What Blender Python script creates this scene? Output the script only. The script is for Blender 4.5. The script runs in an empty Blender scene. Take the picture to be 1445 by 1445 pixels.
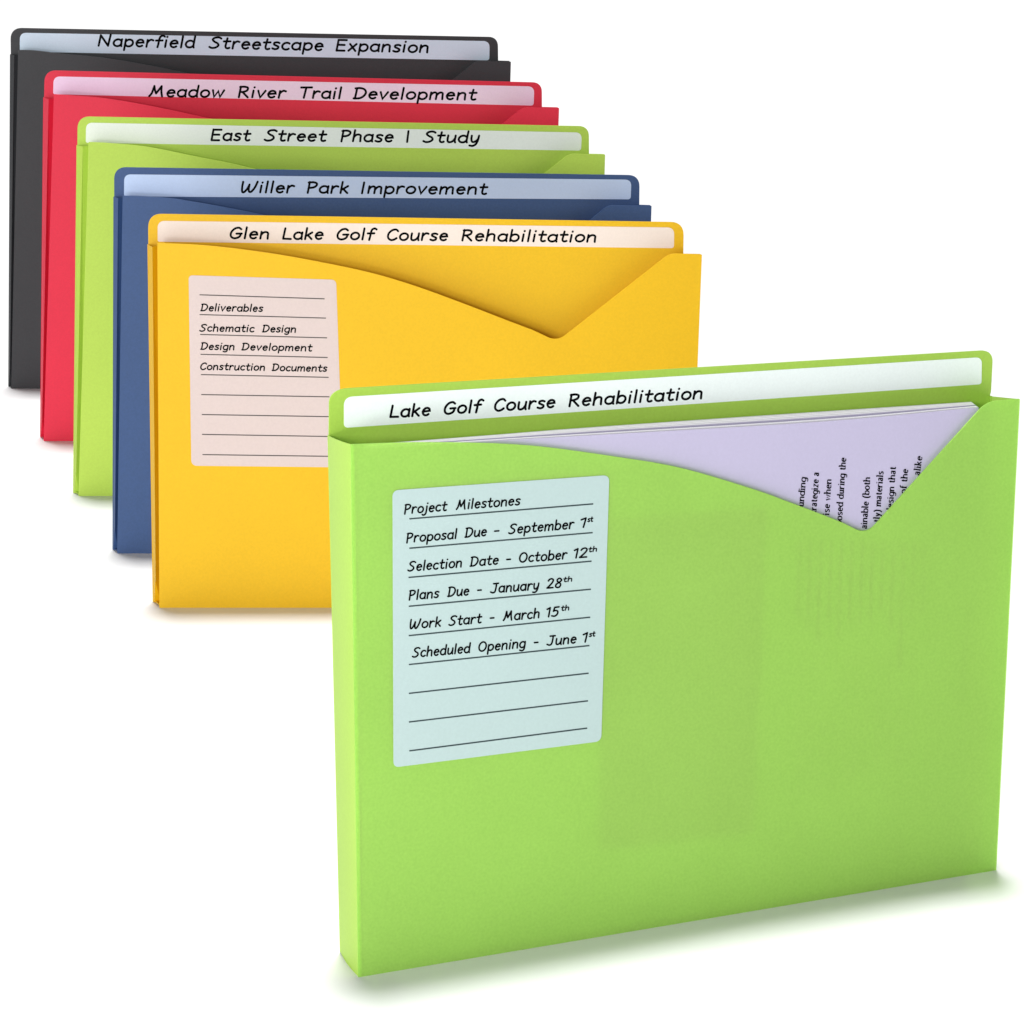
import bpy, bmesh, math, random
from mathutils import Vector, Matrix

random.seed(7)
S = bpy.context.scene
COL = S.collection
R = math.radians

# ------------------------------------------------------------------ camera
PITCH, FPX, CAM_H, PX = R(13.0), 5500.0, 0.522, 1445.0
cam = bpy.data.cameras.new('camera')
cam.sensor_width = 36.0
cam.lens = FPX / PX * 36.0
cam.clip_start = 0.05
cam.clip_end = 200.0
camera = bpy.data.objects.new('camera', cam)
camera.location = (0, 0, CAM_H)
camera.rotation_euler = (R(90) - PITCH, 0, 0)
COL.objects.link(camera)
S.camera = camera

# ------------------------------------------------------------------ world and lamps (white studio)
world = bpy.data.worlds.new('World')
S.world = world
world.use_nodes = True
bg = world.node_tree.nodes['Background']
bg.inputs['Color'].default_value = (1.0, 1.0, 1.0, 1)
bg.inputs['Strength'].default_value = 0.12

def softbox(name, loc, target, sx, sy, power, color=(1, 1, 1)):
    l = bpy.data.lights.new(name, 'AREA')
    l.shape = 'RECTANGLE'
    l.size, l.size_y = sx, sy
    l.energy = power
    l.color = color
    o = bpy.data.objects.new(name, l)
    o.location = loc
    o.rotation_euler = (Vector(target) - Vector(loc)).to_track_quat('-Z', 'Y').to_euler()
    COL.objects.link(o)
    return o

# long overhead softbox reaching behind the folders: short soft shadows towards the viewer
softbox('overhead_softbox', (-0.2, 5.35, 25.0), (0, 2.2, 0), 3.0, 4.2, 7500)
# low front softbox a little left of the camera: lights the upright faces
softbox('front_softbox', (-0.9, -0.5, 0.68), (-0.05, 2.2, 0.12), 1.3, 0.5, 38)
# added low fill light from the left: lifts the sides and the lower left of the front folder
softbox('low_side_fill', (-0.5, 0.6, 0.10), (-0.0, 1.7, 0.05), 0.5, 0.16, 4.2)

S.view_settings.view_transform = 'Standard'
S.view_settings.look = 'None'
S.view_settings.exposure = 0.0
S.view_settings.gamma = 1.0
S.view_settings.use_curve_mapping = False

# ------------------------------------------------------------------ helpers: pixel of the photograph -> point on a real plane
CP, SP = math.cos(PITCH), math.sin(PITCH)
EYE = Vector((0, 0, CAM_H))

def ray(px, py):
    u, v = (px - PX / 2) / FPX, -(py - PX / 2) / FPX
    return Vector((u, CP + v * SP, -SP + v * CP))

def hit(px, py, o, n):
    d = ray(px, py)
    return EYE + d * ((o - EYE).dot(n) / d.dot(n))

UP = Vector((0, 0, 1))

def ground_pt(p):
    return hit(p[0], p[1], Vector((0, 0, 0)), UP)

class Plane:
    """A standing sheet's plane: origin, unit normal towards the viewer."""
    def __init__(self, o, n):
        self.o, self.n = o, n
    def at(self, p, off=0.0):
        return hit(p[0], p[1], self.o + self.n * off, self.n)
    def shifted(self, off):
        return Plane(self.o + self.n * off, self.n)

# ------------------------------------------------------------------ materials
def srgb(r, g, b):
    f = lambda c: (c / 255 / 12.92) if c / 255 <= 0.04045 else ((c / 255 + 0.055) / 1.055) ** 2.4
    return (f(r), f(g), f(b))

def material(name, color, rough=0.5, spec=0.3, grain=0.05, scale=900.0, bump=0.02, see=0.0, glow=0.0):
    m = bpy.data.materials.new(name)
    m.use_nodes = True
    nt = m.node_tree
    N, L = nt.nodes, nt.links
    b = N['Principled BSDF']
    b.inputs['Roughness'].default_value = rough
    b.inputs['Specular IOR Level'].default_value = spec
    tc = N.new('ShaderNodeTexCoord')
    n1 = N.new('ShaderNodeTexNoise')
    n1.inputs['Scale'].default_value = scale
    n1.inputs['Detail'].default_value = 3.0
    n2 = N.new('ShaderNodeTexNoise')
    n2.inputs['Scale'].default_value = 22.0
    n2.inputs['Detail'].default_value = 2.0
    L.new(tc.outputs['Object'], n1.inputs['Vector'])
    L.new(tc.outputs['Object'], n2.inputs['Vector'])
    add = N.new('ShaderNodeMath'); add.operation = 'MULTIPLY_ADD'
    L.new(n2.outputs['Fac'], add.inputs[0]); add.inputs[1].default_value = 0.4
    L.new(n1.outputs['Fac'], add.inputs[2])
    mr = N.new('ShaderNodeMapRange')
    mr.inputs['From Min'].default_value = 0.45
    mr.inputs['From Max'].default_value = 0.95
    mr.inputs['To Min'].default_value = 1 - grain
    mr.inputs['To Max'].default_value = 1 + grain
    L.new(add.outputs[0], mr.inputs['Value'])
    mul = N.new('ShaderNodeVectorMath'); mul.operation = 'SCALE'
    mul.inputs[0].default_value = color
    L.new(mr.outputs['Result'], mul.inputs['Scale'])
    L.new(mul.outputs['Vector'], b.inputs['Base Color'])
    if bump:
        bp = N.new('ShaderNodeBump')
        bp.inputs['Strength'].default_value = bump
        bp.inputs['Distance'].default_value = 0.001
        L.new(n1.outputs['Fac'], bp.inputs['Height'])
        L.new(bp.outputs['Normal'], b.inputs['Normal'])
    if see:                                      # slightly see-through polypropylene
        t = N.new('ShaderNodeBsdfTransparent')
        t.inputs['Color'].default_value = (*[min(1, .25 + .95 * c) for c in color], 1)
        mx = N.new('ShaderNodeMixShader')
        mx.inputs['Fac'].default_value = see
        body = b.outputs[0]
        if glow:                                 # light that soaks through the sheet
            tr = N.new('ShaderNodeBsdfTranslucent')
            L.new(mul.outputs['Vector'], tr.inputs['Color'])
            m2 = N.new('ShaderNodeMixShader')
            m2.inputs['Fac'].default_value = glow
            L.new(body, m2.inputs[1]); L.new(tr.outputs[0], m2.inputs[2])
            body = m2.outputs[0]
        L.new(body, mx.inputs[1]); L.new(t.outputs[0], mx.inputs[2])
        L.new(mx.outputs[0], N['Material Output'].inputs['Surface'])
    return m

INK = material('black_ink', (0.004, 0.004, 0.005), 0.6, 0.0, 0, bump=0)
RULE_GREY = material('grey_rule_ink', (0.10, 0.09, 0.085), 0.7, 0.1, 0, bump=0)
RULE_BLUE = material('slate_rule_ink', (0.045, 0.065, 0.07), 0.7, 0.1, 0, bump=0)

# ------------------------------------------------------------------ object helpers
def link(name, bm, mat, parent=None, smooth=False):
    me = bpy.data.meshes.new(name)
    bm.normal_update()
    bm.to_mesh(me); bm.free()
    me.materials.append(mat)
    if smooth:
        for p in me.polygons: p.use_smooth = True
    o = bpy.data.objects.new(name, me)
    COL.objects.link(o)
    if parent:
        o.parent = parent
        if parent.type == 'EMPTY':
            o.matrix_parent_inverse = Matrix.Translation(-parent.location)
    return o

def rounded(pts):
    """pts: (x, y[, radius]) -> outline with rounded corners (pixels)."""
    out, n = [], len(pts)
    for i, p in enumerate(pts):
        r = p[2] if len(p) > 2 else 0
        P = Vector(p[:2])
        if not r:
            out.append(tuple(P)); continue
        a = Vector(pts[i - 1][:2]) - P
        b = Vector(pts[(i + 1) % n][:2]) - P
        ra, rb = min(r, a.length * .49), min(r, b.length * .49)
        A, B = P + a.normalized() * ra, P + b.normalized() * rb
        for k in range(9):
            t = k / 8
            # between a quadratic bezier and a circle-like arc
            w = 0.9
            den = (1 - t) ** 2 + 2 * w * t * (1 - t) + t * t
            q = (A * (1 - t) ** 2 + P * (2 * w * t * (1 - t)) + B * t * t) / den
            out.append(tuple(q))
    return out

def spline(pts, sub=8):
    """Catmull-Rom through pts."""
    if len(pts) < 3: return [tuple(p[:2]) for p in pts]
    P = [Vector(p[:2]) for p in pts]
    P = [P[0] * 2 - P[1]] + P + [P[-1] * 2 - P[-2]]
    out = []
    for i in range(1, len(P) - 2):
        for k in range(sub):
            t = k / sub
            a, b, c, d = P[i - 1:i + 3]
            out.append(tuple(0.5 * (2 * b + (c - a) * t + (2 * a - 5 * b + 4 * c - d) * t * t + (3 * b - a - 3 * c + d) * t ** 3)))
    out.append(tuple(P[-2]))
    return out

def slab(bm, outline, plane, thick, off=0.0, bevel=0.0):
    """A sheet with its viewer-side face on plane+off whose outline is given in pixels."""
    f3 = [plane.at(p, off) for p in outline]
    vf = [bm.verts.new(p) for p in f3]
    vb = [bm.verts.new(p - plane.n * thick) for p in f3]
    n = len(vf)
    top = bm.faces.new(vf); bm.faces.new(vb[::-1])
    for i in range(n):
        bm.faces.new((vf[(i + 1) % n], vf[i], vb[i], vb[(i + 1) % n]))
    bm.normal_update()
    if top.normal.dot(plane.n) < 0:
        bmesh.ops.reverse_faces(bm, faces=bm.faces[:])

# ------------------------------------------------------------------ handwriting: a stroke alphabet drawn as ink ribbons
def el(cx, cy, rx, ry, a0, a1, n=14):
    return [(cx + rx * math.cos(R(a0 + (a1 - a0) * k / n)), cy + ry * math.sin(R(a0 + (a1 - a0) * k / n))) for k in range(n + 1)]

X = 0.64
def bowl(cx=.27, rx=.25): return el(cx, X / 2, rx, X / 2, 50, 360 - 10)
GL = {   # glyph: (advance, strokes); cap height 1, baseline 0
 'a': (.56, [el(.27, X/2, .25, X/2, 40, 345), [(.50, X), (.49, .14), (.53, .0)]]),
 'b': (.56, [[(.05, 1.05), (.05, .0)], el(.28, X/2, .24, X/2, 165, -165, 18)]),
 'c': (.48, [el(.28, X/2, .25, X/2, 50, 312)]),
 'd': (.58, [el(.27, X/2, .25, X/2, 40, 345), [(.51, 1.05), (.50, .14), (.54, .0)]]),
 'e': (.52, [[(.04, .33), (.47, .38)] + el(.27, X/2, .22, X/2, 18, 315)[1:]]),
 'f': (.44, ['S', [(.52, .98), (.40, 1.07), (.26, .98), (.21, .75), (.20, .3), (.18, -.02)], [(.02, .60), (.42, .62)]]),
 'g': (.56, [el(.27, X/2, .25, X/2, 40, 345), 'S', [(.50, X), (.50, .2), (.47, -.18), (.30, -.33), (.08, -.26)]]),
 'h': (.56, [[(.05, 1.05), (.05, 0)], 'S', [(.05, .36), (.16, .58), (.32, X), (.45, .54), (.47, .3), (.49, 0)]]),
 'i': (.20, [[(.08, X), (.08, .0)], [(.10, .93), (.11, .95)]]),
 'j': (.26, ['S', [(.16, X), (.16, .1), (.10, -.22), (-.08, -.32), (-.18, -.25)], [(.19, .93), (.20, .95)]]),
 'k': (.50, [[(.05, 1.05), (.05, 0)], [(.42, X), (.08, .30)], [(.17, .38), (.45, .0)]]),
 'l': (.19, [[(.08, 1.05), (.08, .0)]]),
 'm': (.84, [[(.05, X), (.05, 0)], 'S', [(.05, .36), (.14, .56), (.27, X), (.38, .55), (.40, .3), (.40, 0)], 'S', [(.40, .36), (.50, .56), (.62, X), (.74, .55), (.76, .3), (.78, 0)]]),
 'n': (.56, [[(.05, X), (.05, 0)], 'S', [(.05, .36), (.16, .57), (.31, X), (.45, .54), (.47, .3), (.49, 0)]]),
 'o': (.56, [el(.28, X/2, .25, X/2, 90, 450, 20)]),
 'p': (.56, [[(.05, X), (.05, -.36)], el(.28, X/2, .24, X/2, 165, -165, 18)]),
 'r': (.42, [[(.05, X), (.05, 0)], 'S', [(.05, .36), (.15, .56), (.27, .65), (.40, .60)]]),
 's': (.44, ['S', [(.40, .58), (.27, X), (.10, .59), (.09, .44), (.23, .34), (.37, .23), (.35, .07), (.19, .0), (.03, .07)]]),
 't': (.44, ['S', [(.20, .94), (.18, .5), (.17, .2), (.22, .04), (.32, .0), (.42, .05)], [(.02, .62), (.42, .64)]]),
 'u': (.56, ['S', [(.05, X), (.05, .3), (.09, .07), (.22, .0), (.38, .1), (.48, .34)], [(.49, X), (.49, .14), (.53, .0)]]),
 'v': (.48, [[(.03, X), (.21, .0), (.46, X)]]),
 'w': (.74, [[(.03, X), (.17, .0), (.37, .56), (.53, .0), (.71, X)]]),
 'x': (.50, [[(.05, X), (.44, .0)], [(.44, X), (.03, .0)]]),
 'y': (.52, ['S', [(.05, X), (.06, .32), (.13, .08), (.25, .05), (.40, .20), (.47, .40)], 'S', [(.48, X), (.46, .2), (.38, -.16), (.22, -.33), (.02, -.30)]]),
 'z': (.48, [[(.05, X), (.42, X), (.04, 0), (.44, 0)]]),
 'N': (.80, [[(.06, 0), (.08, .98)], [(.08, .98), (.64, .02)], [(.64, .02), (.68, 1.05)]]),
 'S': (.66, ['S', [(.62, .90), (.46, 1.0), (.22, .95), (.12, .77), (.26, .58), (.45, .44), (.52, .24), (.38, .05), (.16, .0), (.0, .09)]]),
 'E': (.62, [[(.06, 0), (.06, 1.0)], [(.06, 1.0), (.56, 1.0)], [(.06, .53), (.48, .53)], [(.06, .0), (.54, .0)]]),
 'M': (.92, ['S', [(.02, .02), (.14, .30), (.22, .98)], 'S', [(.22, .98), (.30, .60), (.40, .30)], 'S', [(.40, .30), (.52, .60), (.66, .98)], 'S', [(.66, .98), (.70, .50), (.80, .0)]]),
 'R': (.64, [[(.06, 0), (.06, 1.0)], 'S', [(.02, .97), (.28, 1.0), (.48, .90), (.47, .66), (.28, .52), (.07, .50)], [(.22, .50), (.58, .0)]]),
 'T': (.66, [[(.0, .98), (.66, 1.0)], [(.32, .98), (.28, 0)]]),
 'D': (.72, [[(.08, 0), (.10, .98)], 'S', [(.0, .97), (.28, 1.0), (.54, .88), (.66, .58), (.56, .24), (.34, .04), (.0, .02)]]),
 'P': (.58, [[(.06, -.03), (.06, 1.0)], 'S', [(.0, .96), (.26, 1.0), (.47, .90), (.50, .72), (.36, .52), (.07, .45)]]),
 'I': (.28, [[(.10, 1.02), (.10, 0)]]),
 'W': (.98, ['S', [(.06, 1.0), (.06, .5), (.12, .06), (.24, .04), (.38, .34), (.47, .72)], 'S', [(.47, .72), (.47, .3), (.54, .04), (.66, .06), (.82, .45), (.92, 1.0)]]),
 'G': (.74, ['S', [(.64, .86), (.48, 1.0), (.24, .90), (.07, .55), (.10, .18), (.30, .0), (.52, .06), (.64, .22), (.66, .44)], [(.40, .44), (.72, .45)]]),
 'L': (.56, [[(.08, 1.0), (.06, .02)], [(.06, .02), (.54, .0)]]),
 'C': (.66, ['S', [(.64, .84), (.50, .99), (.26, .92), (.08, .60), (.09, .22), (.28, .0), (.48, .04), (.62, .18)]]),
 'O': (.78, [el(.38, .5, .34, .5, 100, 460, 24)]),
 'J': (.62, ['S', [(.44, 1.0), (.44, .5), (.38, .10), (.20, .0), (-.02, .10)], [(.16, .99), (.62, 1.0)]]),
 '1': (.34, [[(.24, 1.0), (.22, 0)], [(.0, .84), (.24, 1.0)]]),
 '2': (.58, ['S', [(.04, .80), (.14, .96), (.34, 1.0), (.48, .84), (.40, .55), (.20, .25), (.02, .02)], [(.02, .02), (.54, .02)]]),
 '5': (.56, [[(.52, 1.0), (.16, .98)], [(.16, .98), (.10, .56)], 'S', [(.10, .56), (.28, .62), (.47, .50), (.46, .18), (.26, .0), (.02, .06)]]),
 '8': (.58, ['S', [(.48, .86), (.32, 1.0), (.14, .90), (.14, .70), (.32, .54), (.48, .32), (.42, .06), (.22, .0), (.06, .14), (.10, .38), (.34, .56), (.50, .76), (.48, .88)]]),
 '-': (.40, [[(.04, .42), (.36, .42)]]),
}

def glyph_paths(ch):
    adv, items = GL[ch]
    out, sm = [], False
    for it in items:
        if it == 'S': sm = True; continue
        out.append(spline(it, 5) if sm else it)
        sm = False
    return adv, out

def ribbon(bm, path, width, place, cap=True):
    """path in pixels; place(p) -> 3d.  width: number or function of direction."""
    P = [Vector(p) for p in path]
    Q = [P[0]]
    for p in P[1:]:
        if (p - Q[-1]).length > .05: Q.append(p)
    if len(Q) < 2:
        Q.append(Q[0] + Vector((.1, 0)))
    L_, R_ = [], []
    for i, p in enumerate(Q):
        d0 = (p - Q[i - 1]).normalized() if i else None
        d1 = (Q[i + 1] - p).normalized() if i < len(Q) - 1 else None
        d = ((d0 or d1) + (d1 or d0))
        d = d.normalized() if d.length > .2 else (d1 or d0)
        w = (width(d) if callable(width) else width) / 2
        if d0 and d1:
            w = min(w / max(.55, d.dot(d1)), w * 1.6)
        n = Vector((-d.y, d.x))
        L_.append(p + n * w); R_.append(p - n * w)
    def capped(c, a, sgn):
        # half circle from a round c
        v = a - c
        return [c + Vector((v.x * math.cos(t) - v.y * math.sin(t), v.x * math.sin(t) + v.y * math.cos(t))) for t in [sgn * math.pi * k / 6 for k in range(1, 6)]]
    vl = [bm.verts.new(place(p)) for p in L_]
    vr = [bm.verts.new(place(p)) for p in R_]
    for i in range(len(Q) - 1):
        bm.faces.new((vl[i], vr[i], vr[i + 1], vl[i + 1]))
    if cap:
        e = [bm.verts.new(place(p)) for p in capped(Q[-1], L_[-1], -1)]
        bm.faces.new([vl[-1]] + e[::1] + [vr[-1]])
        s = [bm.verts.new(place(p)) for p in capped(Q[0], L_[0], 1)]
        bm.faces.new([vr[0]] + s[::-1] + [vl[0]])

def write(bm, text, x0, x1, base, cap, plane, off, w=2.4, slant=.20):
    """One word between pixel columns x0..x1; base(x) is its baseline; cap its capital height in pixels."""
    b0, cap = base, cap - .7 * w
    base = lambda x: b0(x) - .35 * w
    xs, glyphs, pen = [], [], 0.0
    for k, ch in enumerate(text):
        adv, paths = glyph_paths(ch)
        for pth in paths:
            q = [(pen + x + slant * y * .62, y) for x, y in pth]
            glyphs.append(q); xs += [p[0] for p in q]
        pen += adv + .13
    lo, hi = min(xs), max(xs)
    inset = w / 2
    sc = (x1 - x0 - 2 * inset) / max(hi - lo, 1e-3) if hi - lo > .15 else cap
    k = 0
    for q in glyphs:
        jit = random.uniform(-.015, .015) * cap
        pp = [(x0 + inset + (x - lo) * sc, base(x0 + inset + (x - lo) * sc) - (y * cap + jit)) for x, y in q]
        k += 1
        o = off + (k % 5) * 2e-6
        ribbon(bm, pp, w, lambda p, o=o: plane.at(p, o))

def line_of(x0, y0, x1, y1):
    return lambda x: y0 + (y1 - y0) * (x - x0) / (x1 - x0)

# ------------------------------------------------------------------ the setting: one white table sheet
bm = bmesh.new()
g = 60.0
for f in [((-g, -20), (g, -20), (g, 100), (-g, 100))]:
    bm.faces.new([bm.verts.new((x, y, 0)) for x, y in f])
ground = link('ground', bm, material('white_table', (0.84, 0.84, 0.84), 0.7, 0.1, 0.01, 40, 0))
ground['kind'] = 'structure'

# ------------------------------------------------------------------ one folder
T = 0.0007           # sheet thickness

class Folder:
    pass

def make_folder(d):
    F = Folder()
    gl, gr = ground_pt(d['FBL']), ground_pt(d['FBR'])
    ex = (gr - gl); ex.z = 0
    W = ex.length; ex.normalize()
    n = Vector((ex.y, -ex.x, 0))                # towards the viewer
    F.front = Plane(gl.copy(), n)
    bb = ground_pt(d['BBL'])
    D = -(bb - gl).dot(n)
    F.D = D
    F.back = Plane(gl - n * D, n)
    root = bpy.data.objects.new('file_folder', None)
    root.empty_display_size = .05
    root.location = (gl + gr) / 2 - n * D / 2
    COL.objects.link(root)
    root['label'] = d['label']; root['category'] = 'file folder'
    root['group'] = 'tabbed file folders'
    F.root = root
    m = d['mat']
    # front panel with its swooping notch
    FTL, FTR, FBL, FBR = d['FTL'], d['FTR'], d['FBL'], d['FBR']
    outline = [FBL, FBR, (*FTR, 1.5)] + d['notch_right'] + [d['notch_tip']]
    pts = rounded(outline + [d['curve'][-1]])[:-1]
    pts += [p for p in spline(d['curve'], 8)[::-1]]
    bm = bmesh.new()
    slab(bm, pts, F.front, T)
    F.front_panel = link('front_panel', bm, d.get('front_mat', m), root)
    # back panel with its rounded tab
    back_br = F.back.at(F_px(gr - n * D))
    sh = d['shoulder']
    bo = [(*d['BBL'], 0)]
    bo += [F_px(gr - n * D), sh[0], sh[1]] + d['tab_right'] + d['tab_left'] + [(d['BTL'][0] + 1.2, d['BTL'][1]), d['BTL']]
    bm = bmesh.new()
    slab(bm, rounded(bo), F.back, T, T)
    F.back_panel = link('back_panel', bm, m, root)
    # side gussets: a pleat folded inwards that opens out at the base, or a flat side when the folder is full
    fb, ft = F.front.at(FBL, -T), F.front.at(FTL, -T)
    kb, kt = F.back.at(d['BBL'], T + .0001), F.back.at(d['BTL'], T + .0001)
    bm = bmesh.new()
    if d.get('full'):
        rows = []
        for a, b in ((fb, kb), (ft, kt)):
            a2 = a + n * (T * .9)
            row = [a2 + ex * .0012 - n * .00012, a2 + ex * .0005 - n * .0002, a2 - n * .0006, a2 - n * .0016]
            row += [a.lerp(b, t) - ex * (.0007 * math.sin(math.pi * t)) for t in (.3, .6, .9)] + [b]
            rows.append([bm.verts.new(p) for p in row])
        for i in range(len(rows[0]) - 1):
            bm.faces.new((rows[0][i], rows[0][i + 1], rows[1][i + 1], rows[1][i]))
        smooth = True
    else:
        # an expanding side: a lip folded off the back sheet, then a steep pleat running forward to the front sheet
        smooth = False
        lv = []
        zt = .013 / ft.z
        for t, lip, fwd, cav in ((0, .22, .18, .95), (zt, .46, .55, 1.25), (zt * 1.02, .52, .6, 1.3), (1, .52, .6, 1.3)):
            a, b = fb.lerp(ft, t), kb.lerp(kt, t)
            off = max((a - b).dot(ex), .0012)            # how far the back sheet sticks out sideways
            dpt = (a - b).dot(n)
            lv.append([bm.verts.new(p) for p in (
                a + ex * .0008, a + ex * .0012 - n * dpt * .1,
                b + ex * (off * cav) + n * dpt * .08,
                b + ex * (off * lip) + n * (dpt * fwd), b + ex * .0003)])
        for a, b in zip(lv, lv[1:]):
            for i in range(4):
                bm.faces.new((a[i], a[i + 1], b[i + 1], b[i]))
    o = link('side_gusset', bm, m, root, smooth)
    # right-hand side, turned away from the viewer
    fb2, ft2 = F.front.at(FBR, -T), F.front.at(FTR, -T)
    kb2, kt2 = gr - n * (D - T), F.back.at(sh[0], T + .0001)
    bm = bmesh.new()
    dep = 0.0 if d.get('full') else -.012
    lv = []
    for t in (0, 1):
        a, b = fb2.lerp(ft2, t), kb2.lerp(kt2, t)
        lv.append([bm.verts.new(p) for p in (a - ex * .0006, a.lerp(b, .45) + ex * (dep - .0008), b - ex * .0006)])
    for i in range(2):
        bm.faces.new((lv[0][i + 1], lv[0][i], lv[1][i], lv[1][i + 1]))
    link('side_gusset', bm, m, root)
    # base
    bm = bmesh.new()
    q = [fb + ex * .0008, fb2 - ex * .0008, kb2 - ex * .0008, kb + ex * .0008]
    vs = [bm.verts.new((p.x, p.y, z)) for z in (.0012, .0004) for p in q]
    bm.faces.new(vs[:4]); bm.faces.new(vs[7:3:-1])
    for i in range(4):
        bm.faces.new((vs[i], vs[4 + i], vs[4 + (i + 1) % 4], vs[(i + 1) % 4]))
    link('base_panel', bm, m, root)
    # title label on the tab
    bm = bmesh.new()
    slab(bm, rounded(d['strip']), F.back, .00012, T + .00014)
    lab = link('title_label', bm, d['strip_mat'], root)
    bm = bmesh.new()
    for wd in d['title']:
        write(bm, wd[0], wd[1], wd[2], line_of(*d['title_base']), d['cap'], F.back, T + .00022, d.get('tw', 3.0))
    link('lettering', bm, INK, lab)
    # index label on the front
    if 'card' in d:
        bm = bmesh.new()
        slab(bm, rounded(d['card']), F.front, .00012, .00014)
        lab = link('index_label', bm, d['card_mat'], root)
        bm = bmesh.new()
        for r in d['rules']:
            ribbon(bm, [r[:2], r[2:]], d['rule_w'], lambda p: F.front.at(p, .00019), cap=False)
        link('ruling', bm, d['rule_mat'], lab)
        bm = bmesh.new()
        for t in d['words']:
            write(bm, t[0], t[1], t[2], line_of(*t[3]), t[4], F.front, .00023, t[5])
        link('lettering', bm, INK, lab)
    return F

def F_px(p):
    """Pixel of the photograph at which a 3d point is seen."""
    q = p - EYE
    z = q.y * CP - q.z * SP
    return (PX / 2 + FPX * q.x / z, PX / 2 - FPX * (q.y * SP + q.z * CP) / z)

GREEN = material('green_poly', (.45, .69, .10), .45, .3, .04, bump=.008, see=.1, glow=.12)
GREEN_FILM = material('green_film', (.495, .765, .175), .45, .3, .06, bump=.008, see=.48, glow=.10)
LIME = material('lime_poly', (.545, .76, .10), .5, .25, .04, bump=.008, see=.10)
YELLOW = material('yellow_poly', (.82, .485, .006), .5, .25, .04, bump=.008, see=.09)
BLUE = material('blue_poly', (.046, .098, .25), .5, .25, .07, bump=.008, see=.08)
RED = material('red_poly', (.83, .025, .070), .5, .25, .04, bump=.008, see=.09)
BLACK = material('charcoal_poly', (.038, .040, .044), .5, .25, .08, bump=.008, see=.04)

def paper(name, c): return material(name, c, .6, .2, .025, 900, .01)

# ---- black
make_folder(dict(label='charcoal black file folder standing at the back, tab labelled Naperfield Streetscape Expansion',
    mat=BLACK, FTL=(25.5, 70.4), FTR=(721, 87), FBL=(15.8, 548.4), FBR=(708, 549.5), BTL=(14, 76.7), BBL=(11.6, 545.0),
    notch_right=[(672, 85.8, 8)], notch_tip=(535, 196, 12),
    curve=[(25.5, 70.4), (48, 71.2), (85, 75.5), (150, 82), (240, 98), (330, 121), (440, 161), (505, 187)],
    shoulder=[(719, 86), (703, 85.5)], tab_right=[(702.6, 52.3, 13)], tab_left=[(14.7, 39.2, 16)],
    strip=[(28, 46.2, 9), (691, 58, 9), (690.5, 85.2, 4), (28, 73, 3)], strip_mat=paper('pale_blue_grey_label', (.68,.82,.95)),
    title=[('Naperfield', 137.6, 277), ('Streetscape', 294, 456.7), ('Expansion', 473.4, 605)], title_base=(140, 65.5, 604, 75), cap=17.2))
# ---- red
make_folder(dict(label='red file folder second from the back, tab labelled Meadow River Trail Development',
    mat=RED, FTL=(76, 133), FTR=(789, 152.3), FBL=(61.5, 622.4), FBR=(773, 623), BTL=(61, 137.6), BBL=(56.5, 616.3),
    notch_right=[(738, 151.5, 8)], notch_tip=(597, 265, 12),
    curve=[(76, 133), (105, 135), (149.5, 139), (207.6, 148.7), (285, 165), (380, 187), (500, 230), (565, 256)],
    shoulder=[(787, 151.5), (764.8, 151)], tab_right=[(764.6, 116.5, 13)], tab_left=[(63, 99.2, 16)],
    strip=[(75.6, 107.8, 9), (754, 122, 9), (753, 149, 4), (75, 133, 3)], strip_mat=paper('pale_pink_label', (.95,.70,.94)),
    title=[('Meadow', 209, 317.8), ('River', 335.5, 405), ('Trail', 423.5, 483), ('Development', 497.4, 674)], title_base=(209, 137, 674, 141.8), cap=17))
# ---- lime
make_folder(dict(label='lime green file folder mid row, its tab labelled East Street Phase 1 Study',
    mat=LIME, FTL=(125, 200.5), FTR=(854, 218), FBL=(110.7, 699.9), FBR=(840, 700.5), BTL=(108, 205), BBL=(103, 695.2),
    notch_right=[(803, 217, 8)], notch_tip=(658, 333, 12),
    curve=[(125, 200.5), (140, 201), (159, 202.3), (210, 207.5), (277, 221), (343, 234.5), (450, 262), (560, 300), (625, 325)],
    shoulder=[(852, 217.5), (831.2, 217)], tab_right=[(831, 178.2, 14)], tab_left=[(109.5, 164.3, 17)],
    strip=[(121.5, 173, 9), (821, 187, 9), (820, 212.5, 4), (121, 201.5, 3)], strip_mat=paper('pale_mint_label', (.90,.95,.85)),
    title=[('East', 297, 355), ('Street', 372, 462), ('Phase', 480.3, 555.6), ('I', 573, 581), ('Study', 596, 677.6)], title_base=(297, 198.8, 677, 202), cap=17))
# ---- blue
make_folder(dict(label='blue file folder second from the front of the row, tab labelled Willer Park Improvement',
    mat=BLUE, FTL=(173, 276), FTR=(919.5, 290.3), FBL=(165.3, 781), FBR=(903, 781.5), BTL=(160, 277.5), BBL=(158.6, 775.4),
    notch_right=[(858, 289.6, 8)], notch_tip=(718, 405, 12),
    curve=[(173, 276), (200, 277), (232.5, 279), (263, 283), (340.5, 297), (420, 315), (520, 343), (620, 376), (685, 399)],
    shoulder=[(917.5, 289.5), (902.2, 289)], tab_right=[(902.6, 247.3, 16)], tab_left=[(161, 235.8, 17)],
    strip=[(175.3, 246, 9), (891, 253.5, 9), (890, 281.3, 4), (175, 277.2, 3)], strip_mat=paper('pale_steel_blue_label', (.53,.66,.93)),
    title=[('Willer', 340, 416.6), ('Park', 432.7, 492.7), ('Improvement', 509.3, 689.3)], title_base=(340, 272.3, 689, 274.9), cap=17))
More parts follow.
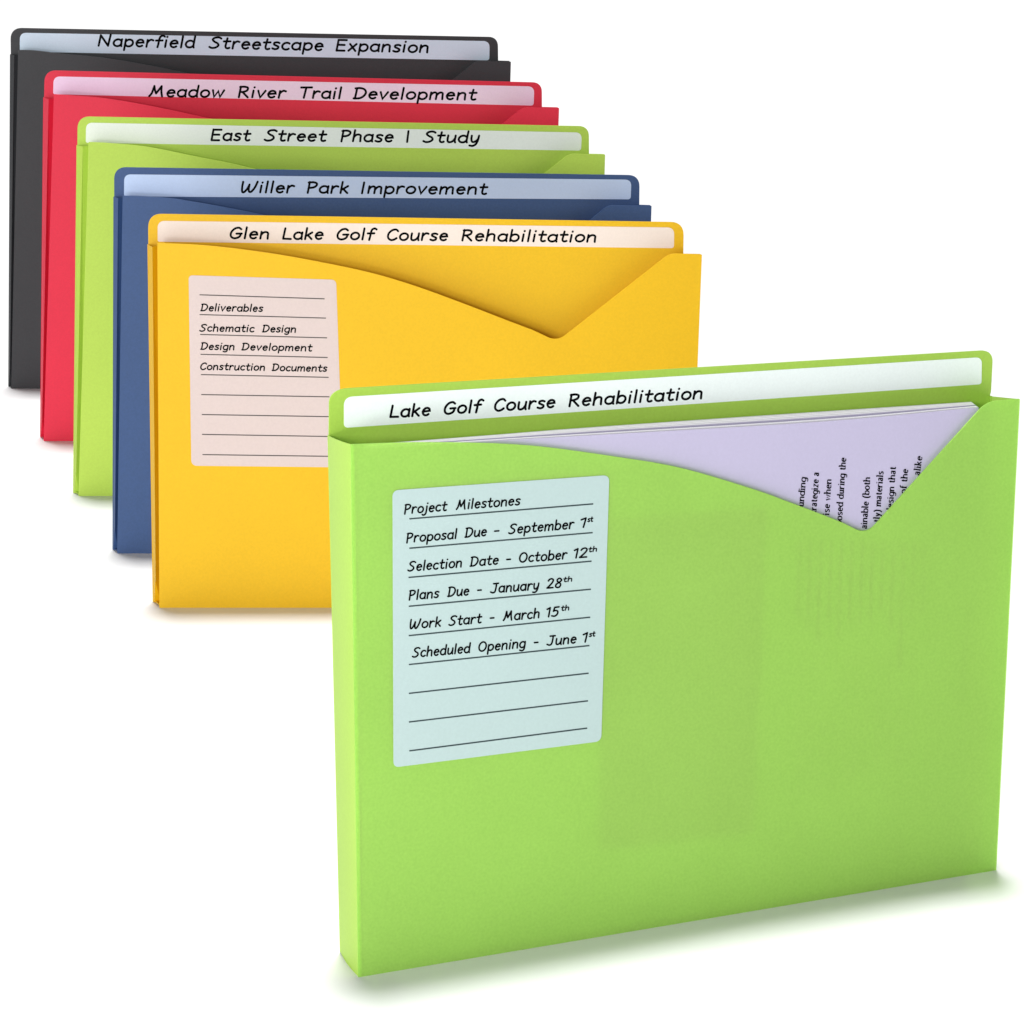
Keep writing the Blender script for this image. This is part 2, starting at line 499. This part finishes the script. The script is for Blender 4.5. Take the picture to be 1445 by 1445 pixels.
# ---- yellow
yr = [(281.6, 416, 458, 421.7), (281.6, 443.9, 460, 448.9), (282.4, 472, 461.5, 476.8), (283, 500, 462.4, 504.5), (283.5, 528.6, 463.7, 532.5),
      (284, 556.8, 465, 560), (284.8, 585, 466, 588), (285.1, 613, 467, 616), (285.7, 641.5, 468, 644)]
make_folder(dict(label='yellow file folder at the front of the row, with a lined Deliverables label',
    mat=YELLOW, FTL=(222, 343), FTR=(990.6, 359.3), FBL=(224.8, 857.7), FBR=(971, 857.8), BTL=(208, 345), BBL=(215.4, 848.8),
    notch_right=[(945, 357.4, 9)], notch_tip=(786, 482, 14),
    curve=[(222, 343), (255, 344.2), (290.7, 346.4), (346, 352.5), (415, 363), (512, 382.4), (580, 401.8), (650, 427), (720, 454), (752, 466)],
    shoulder=[(988.5, 358.5), (964.3, 358)], tab_right=[(965, 313.6, 18)], tab_left=[(209, 301.6, 19)],
    strip=[(222.5, 311.6, 10), (951.5, 321, 10), (951, 350.2, 4), (222.5, 341, 3)], strip_mat=paper('cream_label', (0.82, 0.70, 0.63)),
    title=[('Glen', 324, 379.9), ('Lake', 398, 456.8), ('Golf', 474.8, 533), ('Course', 546, 632.5), ('Rehabilitation', 651, 841.5)], title_base=(324, 337.4, 841, 342.4), cap=17,
    card=[(266.2, 388.4, 6), (474.3, 394.8, 7), (483.5, 659.5, 7), (270, 657.2, 8)], card_mat=paper('pale_rose_label', (.645,.53,.51)),
    rules=yr, rule_w=1.5, rule_mat=RULE_GREY,
    words=[('Deliverables', 282.4, 371.8, (282, 439.2, 372, 440.2), 10.8, 1.95),
           ('Schematic', 281, 359.6, (281, 467.9, 418, 469.6), 10.8, 1.95), ('Design', 369.4, 417.8, (281, 467.9, 418, 469.6), 10.8, 1.95),
           ('Design', 282.4, 331, (282, 493.7, 441, 496), 10.8, 1.95), ('Development', 340.3, 441.4, (282, 493.7, 441, 496), 10.8, 1.95),
           ('Construction', 282.4, 374, (282, 522, 462, 524.8), 10.6, 1.95), ('Documents', 383.2, 462.2, (282, 522, 462, 524.8), 10.6, 1.95)]))
# ---- green, in front, full of paper
gr_ = [(577.6, 732.2, 837.2, 711.1), (577.6, 773.7, 836.4, 751.6), (576.5, 814.9, 834.8, 791.9), (576.8, 855.6, 834, 831.5), (576.8, 897, 832.9, 871),
       (577, 937.8, 831.8, 911), (577, 978.5, 830.7, 950), (577, 1018.9, 829.8, 989), (577.6, 1059.6, 828.7, 1027.5)]
B1, B2, B3, B4, B5, B6 = (573, 725.6, 735, 712.8), (573, 766.5, 827, 744.6), (575, 806.9, 829, 786.9), (577, 847.3, 793, 829.3), (579, 888.3, 790, 869.8), (581, 928.6, 829, 906.6)
c, w, sc, sw = 14.4, 2.35, 7.8, 1.7
def up(b, k=7.4): return (b[0], b[1] - k, b[2], b[3] - k)
GF = make_folder(dict(label='bright green file folder stuffed with paper, turned at an angle in front of the row', full=True,
    mat=GREEN, front_mat=GREEN_FILM, FTL=(495.4, 627.2), FTR=(1439.4, 562.8), FBL=(506, 1379.2), FBR=(1406, 1228), BTL=(463.2, 614.3), BBL=(480.5, 1344),
    notch_right=[(1393, 566.5, 16)], notch_tip=(1222.5, 754.5, 18),
    curve=[(495.4, 627.2), (540, 625.3), (600, 624.2), (680, 625.2), (760, 630), (860, 643.3), (959, 660), (1059, 689), (1115, 709), (1165, 728), (1190, 738)],
    shoulder=[(1400, 558.9), (1397, 558.4)], tab_right=[(1398.6, 552.5, 5), (1401.5, 493.8, 17)], tab_left=[(465, 549.5, 27), (464.8, 590)],
    strip=[(485.5, 560.3, 12), (1385.6, 504.0, 9), (1385, 542.2, 4), (485.5, 603.8, 6)], strip_mat=paper('white_mint_label', (.87,.95,.92)),
    title=[('Lake', 549.3, 608), ('Golf', 626, 683.8), ('Course', 697, 784), ('Rehabilitation', 802, 991.5)], title_base=(549, 590.2, 991, 563), cap=18.4, tw=3.2,
    card=[(554, 692, 9), (859.8, 670.4, 9), (848.4, 1046, 9), (555.4, 1083, 8)], card_mat=paper('pale_aqua_label', (.43,.55,.54)),
    rules=gr_, rule_w=2.1, rule_mat=RULE_BLUE,
    words=[('Project', 570, 631.8, B1, c, w), ('Milestones', 643, 735, B1, c, w),
           ('Proposal', 573, 645.6, B2, c, w), ('Due', 655.2, 687.2, B2, c, w), ('-', 697, 705, B2, c, w), ('September', 716.8, 811, B2, c, w), ('1', 819, 828.2, B2, c, w), ('st', 828.6, 837.5, up(B2), sc, sw),
           ('Selection', 574.6, 652, B3, c, w), ('Date', 662.4, 704, B3, c, w), ('-', 714, 721.4, B3, c, w), ('October', 732.2, 801.2, B3, c, w), ('12', 809.5, 829.6, B3, c, w), ('th', 830.4, 842.6, up(B3), sc, sw),
           ('Plans', 576.5, 620.3, B4, c, w), ('Due', 630.8, 662.4, B4, c, w), ('-', 673, 680.2, B4, c, w), ('January', 691.2, 761.5, B4, c, w), ('28', 770.8, 793.6, B4, c, w), ('th', 794.8, 807.6, up(B4), sc, sw),
           ('Work', 578, 623, B5, c, w), ('Start', 632.5, 680.8, B5, c, w), ('-', 690.8, 698, B5, c, w), ('March', 709.2, 761.6, B5, c, w), ('15', 771, 790, B5, c, w), ('th', 791.6, 803.4, up(B5), sc, sw),
           ('Scheduled', 581, 664.8, B6, c, w), ('Opening', 674.8, 742.4, B6, c, w), ('-', 753, 760.2, B6, c, w), ('June', 770.8, 813.8, B6, c, w), ('1', 822, 830, B6, c, w), ('st', 830.8, 840.6, up(B6), sc, sw)]))

# ------------------------------------------------------------------ the papers inside the green folder
PAGE = paper('lavender_paper', (.475, .44, .60))
WHITE = paper('white_paper', (.93,.92,.95))
NS = 8
depth_front, depth_back = -.0022, -(GF.D - .0022)
for i in range(NS):
    t = i / (NS - 1)
    off = depth_front + (depth_back - depth_front) * t
    lift = [(-1.5, 14.5), (-1, 12), (0, 11), (-1, 8), (.5, 6.5), (-.5, 4), (0, 2), (0, 0)][i]
    # top edge: back sheet along the measured line, the others a little lower
    k = lift[1]
    dx = (1 - t) * 10
    top = [(556 - 40, 627.5 + k * .45), (700, 613.4 + k * .6), (840, 602.6 + k * .8), (1160, 580.8 + k), (1371 + dx, 567 + k * .55)]
    bot = [F_px(GF.front.o - GF.front.n * (-off) + GF.front.n.cross(UP) * 0 + Vector((0, 0, .002)))]
    ex = Vector((-GF.front.n.y, GF.front.n.x, 0))
    ofs = GF.front.o + GF.front.n * off + Vector((0, 0, .002))
    bl = F_px(ofs + ex * .006)
    pr = GF.front.at(top[-1], off)
    br = F_px(Vector((pr.x, pr.y, .002)))
    bm = bmesh.new()
    slab(bm, spline(top, 5) + [br, bl], GF.front, .00035, off)
    o = link('paper_sheet', bm, PAGE if i in (0, 3) else WHITE)
    o['category'] = 'paper'
    o['group'] = 'sheets of paper in the green folder'
    o['label'] = ('lavender printed page showing through the notch of the bright green folder' if i == 0 else
                  'paper sheet, only its pale top edge showing, behind the printed page in the green folder')
    if i == 0: page, page_off = o, off

# printing on the front page: upright roman letters turned a quarter, thick stems and thin hairlines
SER = dict(GL)
SER['a'] = (.48, ['S', [(.06, .54), (.18, .66), (.33, .62), (.37, .48)], [(.37, .48), (.37, .08), (.46, .03)], 'S', [(.37, .40), (.14, .30), (.05, .16), (.13, .02), (.28, .04), (.37, .16)]])
SER['t'] = (.36, ['S', [(.16, .86), (.16, .2), (.19, .05), (.27, .02), (.35, .08)], [(.02, .62), (.34, .62)]])
SER['u'] = (.54, ['S', [(.08, .64), (.08, .2), (.14, .04), (.26, .02), (.42, .16)], [(.44, .64), (.44, 0)]])
SER['f'] = (.36, ['S', [(.40, .98), (.30, 1.03), (.19, .95), (.16, .75), (.16, 0)], [(.02, .62), (.34, .62)]])
SER['y'] = (.50, [[(.06, .64), (.26, .03)], 'S', [(.46, .64), (.26, .03), (.16, -.24), (.03, -.28)]])
SER['('] = (.34, ['S', [(.28, 1.04), (.12, .75), (.08, .38), (.12, .0), (.28, -.26)]])
SER[')'] = (.34, ['S', [(.04, 1.04), (.20, .75), (.24, .38), (.20, .0), (.04, -.26)]])

def roman(bm, text, a, b, cap, plane, off):
    """Text along the pixel segment a->b (baseline), letters standing to the left of it."""
    A, B = Vector(a), Vector(b)
    u = (B - A).normalized(); v = Vector((u.y, -u.x))
    pen, todo = 0.0, []
    for ch in text:
        if ch == ' ': pen += .40; continue
        adv, items = SER[ch]
        sm = False
        for it in items:
            if isinstance(it, str): sm = True; continue
            p = spline(it, 5) if sm else it
            sm = False
            todo.append([(pen + x, y) for x, y in p])
            e, s = p[-1], p[-2]
            if abs(e[1]) < .02 and abs(e[0] - s[0]) < .06 and s[1] > .1:      # foot serif
                todo.append([(pen + e[0] - .13, .02), (pen + e[0] + .13, .02)])
            if abs(p[0][0] - p[-1][0]) < .06 and len(p) == 2 and p[0][1] > .6:  # head serif
                todo.append([(pen + p[0][0] - .14, p[0][1] - .04), (pen + p[0][0], p[0][1])])
        pen += adv + .13
    sc = (B - A).length / pen
    k = 0
    def width(d):
        return cap * (.10 + .13 * abs(d.dot(v)))
    for q in todo:
        k += 1
        o = off + (k % 5) * 2e-6
        ribbon(bm, [tuple(A + u * (x * sc) + v * (y * cap)) for x, y in q], width, lambda p, o=o: plane.at(p, o), cap=False)

bm = bmesh.new()
P_ = GF.front
o_ = page_off + .00012
cp = 8.8
for text, a, b in [('ounding', (1133.0, 722.5), (1137.6, 672.4)),
                   ('trategize a', (1151.6, 724.5), (1155.6, 665.8)),
                   ('rise when', (1169.6, 732.5), (1173.4, 675.4)),
                   ('posed during the', (1187.4, 741), (1194.0, 645.2)),
                   ('ainable (both', (1223.0, 746), (1228.0, 672.6)),
                   ('tly) materials', (1241.0, 737), (1246.6, 664.2)),
                   ('design that', (1259.2, 724), (1264.2, 657.8)),
                   ('of the', (1278.4, 697), (1281.4, 661.0)),
                   ('alike', (1297.6, 671), (1301.6, 642.8))]:
    roman(bm, text, a, b, cp, P_, o_)
# the rest of the columns, only sensed through the panel, and the ruled margin
for k in range(13):
    x = 1131 + 14.6 * k
    y = max(760, 705 + abs(k - 6) * 4) + random.uniform(0, 6)
    end = random.uniform(850, 905)
    while y < end:
        l = random.uniform(12, 42)
        ribbon(bm, [(x - (y - 720) * .035, y), (x - (y + l - 720) * .035, y + l)], 4.2, lambda p: P_.at(p, o_), cap=False)
        y += l + 5
for k in range(11):
    x = 1140 + 15.5 * k
    y = 915 + random.uniform(0, 12)
    while y < 1120 - 6 * k:
        l = random.uniform(8, 30)
        ribbon(bm, [(x - (y - 720) * .035, y), (x - (y + l - 720) * .035, y + l)], 2.2, lambda p: P_.at(p, o_), cap=False)
        y += l + 7
ribbon(bm, [(1367, 850), (1357, 990)], 2.0, lambda p: P_.at(p, o_), cap=False)
link('lettering', bm, INK, page)
bm = bmesh.new()
bm.faces.new([bm.verts.new(P_.at(p, o_)) for p in ((846, 734.5), (846, 1200), (1063, 1174), (1082, 715.5))])
bm.normal_update()
bm.faces.ensure_lookup_table()
if bm.faces[0].normal.dot(P_.n) < 0: bmesh.ops.reverse_faces(bm, faces=bm.faces[:])
link('printed_picture', bm, material('grey_print', (.09, .09, .09), .6, .1, .05), page)
